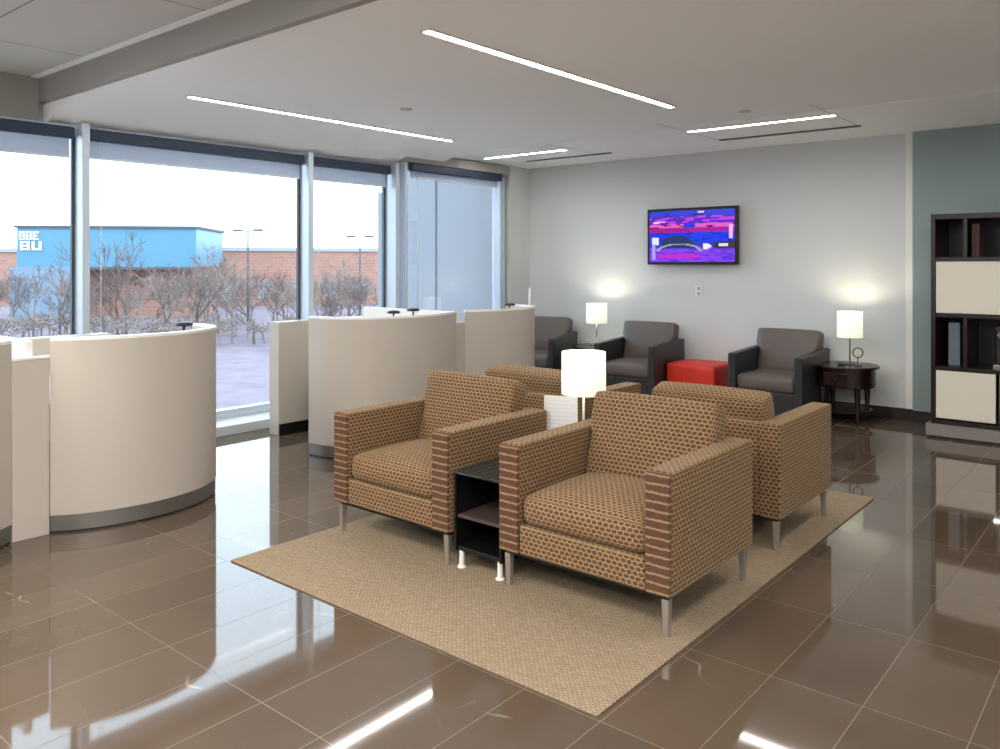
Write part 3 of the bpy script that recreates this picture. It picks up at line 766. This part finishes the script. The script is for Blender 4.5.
# ------------------------------------------------------------------ storage unit
UX0, UX1, UY = -1.60, 0.55, 7.727
r = empty('storage_unit', (UX0, UY, 0), 0, 'tall dark wood storage unit with cream doors at the right edge', 'storage unit')
W_ = UX1 - UX0; D_ = 0.56
def u(name, x0, x1, y0, y1, z0, z1, m, p=None, bv=0.002): return bx(name, x0, x1, y0, y1, z0, z1, m, p or r, bevel=bv)
u('plinth', -0.035, W_ + 0.02, -0.02, D_, 0.018, 0.118, M['plinth'])
u('plinth_gap', 0.02, W_ - 0.02, 0.0, D_ - 0.02, 0.0, 0.018, M['black'])
u('side_panel', 0.0, 0.035, 0, D_, 0.119, 1.92, M['espresso'])
u('side_panel', W_ - 0.035, W_, 0, D_, 0.119, 1.92, M['espresso'])
u('top_panel', 0.036, W_ - 0.036, 0, D_, 1.875, 1.92, M['espresso'])
u('back_panel', 0.036, W_ - 0.036, D_ - 0.02, D_, 0.12, 1.874, M['black'])
for z in (0.12, 0.58, 1.035, 1.515): u('shelf', 0.036, W_ - 0.036, 0.002, D_ - 0.021, z, z + 0.035, M['espresso'])
for x in (0.245, 0.92, 1.55):
    u('divider', x, x + 0.03, 0.01, D_ - 0.021, 0.616, 1.034, M['espresso'])
    u('divider', x, x + 0.03, 0.01, D_ - 0.021, 1.551, 1.874, M['espresso'])
def door(x0, x1, z0, z1):
    d = u('door', x0, x1, 0.001, 0.022, z0, z1, M['cream'], bv=0.002)
    return d
door(0.040, 0.90, 1.073, 1.512); door(0.906, 1.50, 1.073, 1.512); door(1.506, W_ - 0.04, 1.073, 1.512)
door(0.040, 0.482, 0.172, 0.578); door(0.512, 0.97, 0.172, 0.578); door(0.99, 1.50, 0.172, 0.578); door(1.52, W_ - 0.04, 0.172, 0.578)
o = bx('standing_folder', -0.045, 0.045, -0.12, 0.12, 0, 0.37, M['teal_box'], bevel=0.004); o.location = (UX0 + 0.155, UY + 0.25, 0.616)
tag(o, 'blue grey upright box in the open niche of the storage unit, near its left side', 'box')
r = empty('coffee_machine', (UX0 + 0.56, UY + 0.22, 0.616), 0, 'black countertop machine with chrome spout in the storage unit niche', 'coffee machine')
bx('machine_body', -0.10, 0.16, -0.10, 0.22, 0, 0.36, M['black'], r, bevel=0.015, seg=3)
bx('drip_tray', -0.10, 0.16, -0.19, -0.101, 0, 0.04, M['chrome'], r, bevel=0.004)
bm = new_bm(); n = 20
for i in range(n):
    a0, a1 = 2 * PI * i / n, 2 * PI * (i + 1) / n
    tube(bm, (-0.03 + 0.04 * math.cos(a0), -0.115, 0.28 + 0.04 * math.sin(a0)), (-0.03 + 0.04 * math.cos(a1), -0.115, 0.28 + 0.04 * math.sin(a1)), 0.009, 0.009, 8)
link('dial_ring', bm, M['chrome'], r, smooth=True)
bx('spout', -0.06, 0.0, -0.16, -0.101, 0.10, 0.15, M['chrome'], r, bevel=0.008, seg=3)
o = bx('dark_binder', -0.03, 0.03, -0.12, 0.12, 0, 0.28, mat('dark red cover', (0.05, 0.012, 0.012), 0.5), bevel=0.003); o.location = (UX0 + 0.325, UY + 0.20, 1.551)
tag(o, 'dark red binder standing in the top niche of the storage unit', 'binder')

# ------------------------------------------------------------------ outside
F = 806.0
TH = math.atan(672 / 806.0)
FW = Vector((-math.sin(TH), math.cos(TH), 0)); RT = Vector((math.cos(TH), math.sin(TH), 0))
GZ = -4.0
def site(a, d, z=GZ):      # a = bearing (tangent) right of the view axis, d = distance along it
    p = (FW + RT * a) * d; return Vector((p.x, p.y, z))
def bear(px_): return (px_ - 500) / F
o = bx('ground', -260, -6.9, -140, 260, GZ - 0.3, GZ, M['ground']); struct(o)
# wing of the same building
r = empty('facade_wing', (-6.95, 9.5, GZ), 0, 'grey blue panelled wing of the building outside the corner window', 'building wall')
bx('wall_panel', -3.40, 0.0, 0, 0.5, 0, 7.6, M['wing'], r)
bx('wall_return', -3.90, -3.402, 0.12, 0.5, 0, 6.75, M['wing'], r)
bm = new_bm()
for x in (-2.35, -0.75): box(bm, x, x + 0.03, -0.012, -0.001, 0.0, 7.2)
link('panel_joint', bm, M['wing_joint'], r)

def building(a0, a1, d0, d1, z0, z1, m, depth, name, label, parent=None, cat='building'):
    p = site(a0, d0, 0); q = site(a1, d1, 0); v = q - p; L = v.length; ang = math.atan2(v.y, v.x)
    if parent is None:
        r = empty(name, (p.x, p.y, GZ), ang, label, cat)
    return r, L
# blue building
r, L = building(bear(17), bear(196), 78, 80, GZ, 4.9, None, 12, 'shop_building', 'bright blue fronted shop building across the lot, with white sign letters on its left end')
bx('blue_front', 0, L, 0, 12, 5.1, 8.9, M['blueglass'], r)
bx('entrance_tower', -0.4, 5.6, -0.6, 6, 0, 5.099, mat('pale blue tower', (0.17, 0.24, 0.31), 0.5), r)
bx('brick_base', 5.601, L - 1.0, 2.5, 12, 0, 5.099, M['brick'], r)
bx('soffit_band', 5.601, L, -0.05, 0.5, 4.85, 5.099, M['wing_joint'], r)
bx('roof_edge', -0.2, L + 0.2, -0.2, 12.2, 8.901, 9.15, M['wing_joint'], r)
bm = new_bm()
def letters(x, z, h, w, spec):
    for s in spec:
        for a, b, c, d in s: box(bm, x + a * w, x + b * w, -0.16, -0.01, z + c * h, z + d * h)
        x += w * 1.25
Bl = [(0, .25, 0, 1), (.25, 1, 0, .18), (.25, .9, .42, .58), (.25, 1, .82, 1), (.75, 1, .1, .5), (.7, .95, .5, .9)]
El = [(0, .25, 0, 1), (.25, 1, 0, .2), (.25, .8, .4, .6), (.25, 1, .8, 1)]
Ul = [(0, .25, 0, 1), (.25, .75, 0, .2), (.75, 1, 0, 1)]
Tl = [(.37, .63, 0, 1), (0, 1, .8, 1)]
letters(0.25, 7.75, 0.8, 0.50, [Bl, Bl, El])
letters(0.35, 6.75, 0.85, 0.85, [Bl, Ul])
link('sign_letters', bm, M['sign_white'], r)
def brickb(u0, u1, d0, d1, z1, label):
    r, L = building(bear(u0), bear(u1), d0, d1, GZ, z1, None, 10, 'brick_building', label)
    hh = z1 - GZ
    bx('brick_wall', 0, L, 0, 10, 0, hh, M['brick'], r)
    bx('parapet', -0.2, L + 0.2, -0.2, 10.2, hh + 0.001, hh + 0.45, M['pale_ext'], r)
    k = 0
    x = 2.0
    while x < L - 3 and k < 16:
        w = bx('window', x, x + 1.6, -0.06, -0.005, 1.0, 3.2, M['pale_ext'], r); x += 4.2; k += 1
brickb(-160, 15, 104, 104, 2.9, 'low orange brick building left of the blue shop')
brickb(206, 470, 100, 112, 3.0, 'long low orange brick building right of the blue shop')

# light poles
def pole(u_, d, ztop, label):
    p = site(bear(u_), d); r = empty('light_pole', p, 0.5, label, 'lamp post', 'car park light poles')
    h = ztop - GZ
    bm = new_bm(); tube(bm, (0, 0, 0), (0, 0, h), 0.11, 0.07, 8); link('post', bm, M['wing_joint'], r, smooth=True)
    for s in (-1, 1):
        bm = new_bm(); box(bm, s * 0.9 - 0.35, s * 0.9 + 0.35, -0.2, 0.2, h - 0.05, h + 0.12); link('lamp_head', bm, M['wing_joint'], r)
    bm = new_bm(); tube(bm, (-0.8, 0, h), (0.8, 0, h), 0.04, 0.04, 6); link('cross_arm', bm, M['wing_joint'], r)
pole(248, 66, 4.15, 'double headed car park light pole above the brick building')
pole(360, 74, 3.9, 'double headed light pole seen through the narrow third window bay')

# bare trees
def make_tree(seed, h, m, spread=0.55, lv=5, name='bare_tree'):
    rnd = random.Random(seed); bm_t = new_bm(); bm_b = new_bm()
    def grow(p, d, L, r_, lev):
        q = p + d * L
        tube(bm_t if lev == 0 else bm_b, p, q, r_, r_ * 0.68, 5 if lev < 2 else 3)
        if lev >= lv: return
        n = 3 if lev < 2 else (3 if rnd.random() < 0.55 else 2)
        for k in range(n):
            ax = Vector((rnd.uniform(-1, 1), rnd.uniform(-1, 1), rnd.uniform(-0.25, 0.75))).normalized()
            nd = (d * (1 - spread * 0.55) + ax * spread).normalized()
            if nd.z < 0.05: nd.z = abs(nd.z) + 0.12; nd.normalize()
            st = p + d * L * rnd.uniform(0.6, 1.0) if k else q
            grow(st, nd, L * rnd.uniform(0.62, 0.86), max(r_ * 0.60, 0.022), lev + 1)
    grow(Vector((0, 0, 0)), Vector((rnd.uniform(-.06, .06), rnd.uniform(-.06, .06), 1)).normalized(), h * 0.27, h * 0.016, 0)
    r = empty(name, (0, 0, 0))
    link('trunk', bm_t, m, r, uv=False); link('branches', bm_b, m, r, uv=False)
    return r
protos = [make_tree(11, 7.0, M['bark']), make_tree(12, 7.0, M['bark2'], 0.6), make_tree(13, 7.0, M['bark'], 0.7), make_tree(14, 7.0, M['bark2'], 0.5)]
used = [False] * 4
rt_ = random.Random(3)
tr = []
for k in range(60):
    u_ = -20 + 395 * (k + 0.5) / 60 + rt_.uniform(-6, 6)
    d = rt_.uniform(52, 92)
    s = rt_.uniform(0.62, 0.92)
    tr.append((u_, d, s))
tr += [(126, 60, 1.28), (205, 62, 1.22), (196, 58, 1.10), (232, 60, 1.02), (60, 62, 0.95), (330, 60, 1.0), (350, 64, 1.02), (165, 66, 1.15)]
side = ['in front of the blue shop building', 'in front of the orange brick building', 'seen through the narrow window bay', 'beyond the leftmost window']
for k, (u_, d, s) in enumerate(tr):
    j = k % 4
    if not used[j]: o = protos[j]; used[j] = True
    else: o = copy_tree(protos[j])
    o.location = site(bear(u_), d); o.rotation_euler = (0, 0, rt_.uniform(0, 6.28)); o.scale = (s, s, s)
    reg = 3 if u_ < 68 else (0 if u_ < 203 else (1 if u_ < 300 else 2))
    size = 'tall' if s > 0.95 else ('small' if s < 0.75 else 'mid height')
    tag(o, '%s bare winter tree standing %s' % (size, side[reg]), 'tree', '%s bare trees %s' % (size, side[reg]))
# low scrub
sh = make_tree(31, 2.6, M['bark2'], 0.9, 4, 'bare_shrub')
first = True
for k in range(64):
    u_ = -15 + 385 * (k + 0.5) / 64 + rt_.uniform(-6, 6); d = rt_.uniform(50, 62)
    o = sh if first else copy_tree(sh); first = False
    s = rt_.uniform(0.8, 1.5)
    o.location = site(bear(u_), d); o.rotation_euler = (0, 0, rt_.uniform(0, 6.28)); o.scale = (s * 1.3, s * 1.3, s)
    reg = 3 if u_ < 68 else (0 if u_ < 203 else (1 if u_ < 300 else 2))
    tag(o, 'low bare twiggy shrub below the trees %s' % side[reg], 'shrub', 'bare shrubs %s' % side[reg])

# ------------------------------------------------------------------ world and lights
w = bpy.data.worlds.new('World'); sc.world = w; w.use_nodes = True
bg = w.node_tree.nodes['Background']; bg.inputs[0].default_value = (0.74, 0.88, 1.0, 1); bg.inputs[1].default_value = 1.75

# ------------------------------------------------------------------ camera
cam = bpy.data.cameras.new('Camera'); co = bpy.data.objects.new('Camera', cam); COL.objects.link(co)
cam.sensor_fit = 'HORIZONTAL'; cam.sensor_width = 36; cam.lens = F / 1000 * 36
cam.shift_y = -(374.5 - 263) / 1000
cam.clip_start = 0.05; cam.clip_end = 600
co.location = (0, 0, 1.5); co.rotation_euler = (PI / 2, 0, TH)
sc.camera = co
sc.view_settings.view_transform = 'Standard'; sc.view_settings.look = 'None'
sc.view_settings.gamma = 1; sc.view_settings.use_curve_mapping = False
sc.view_settings.exposure = 1.48
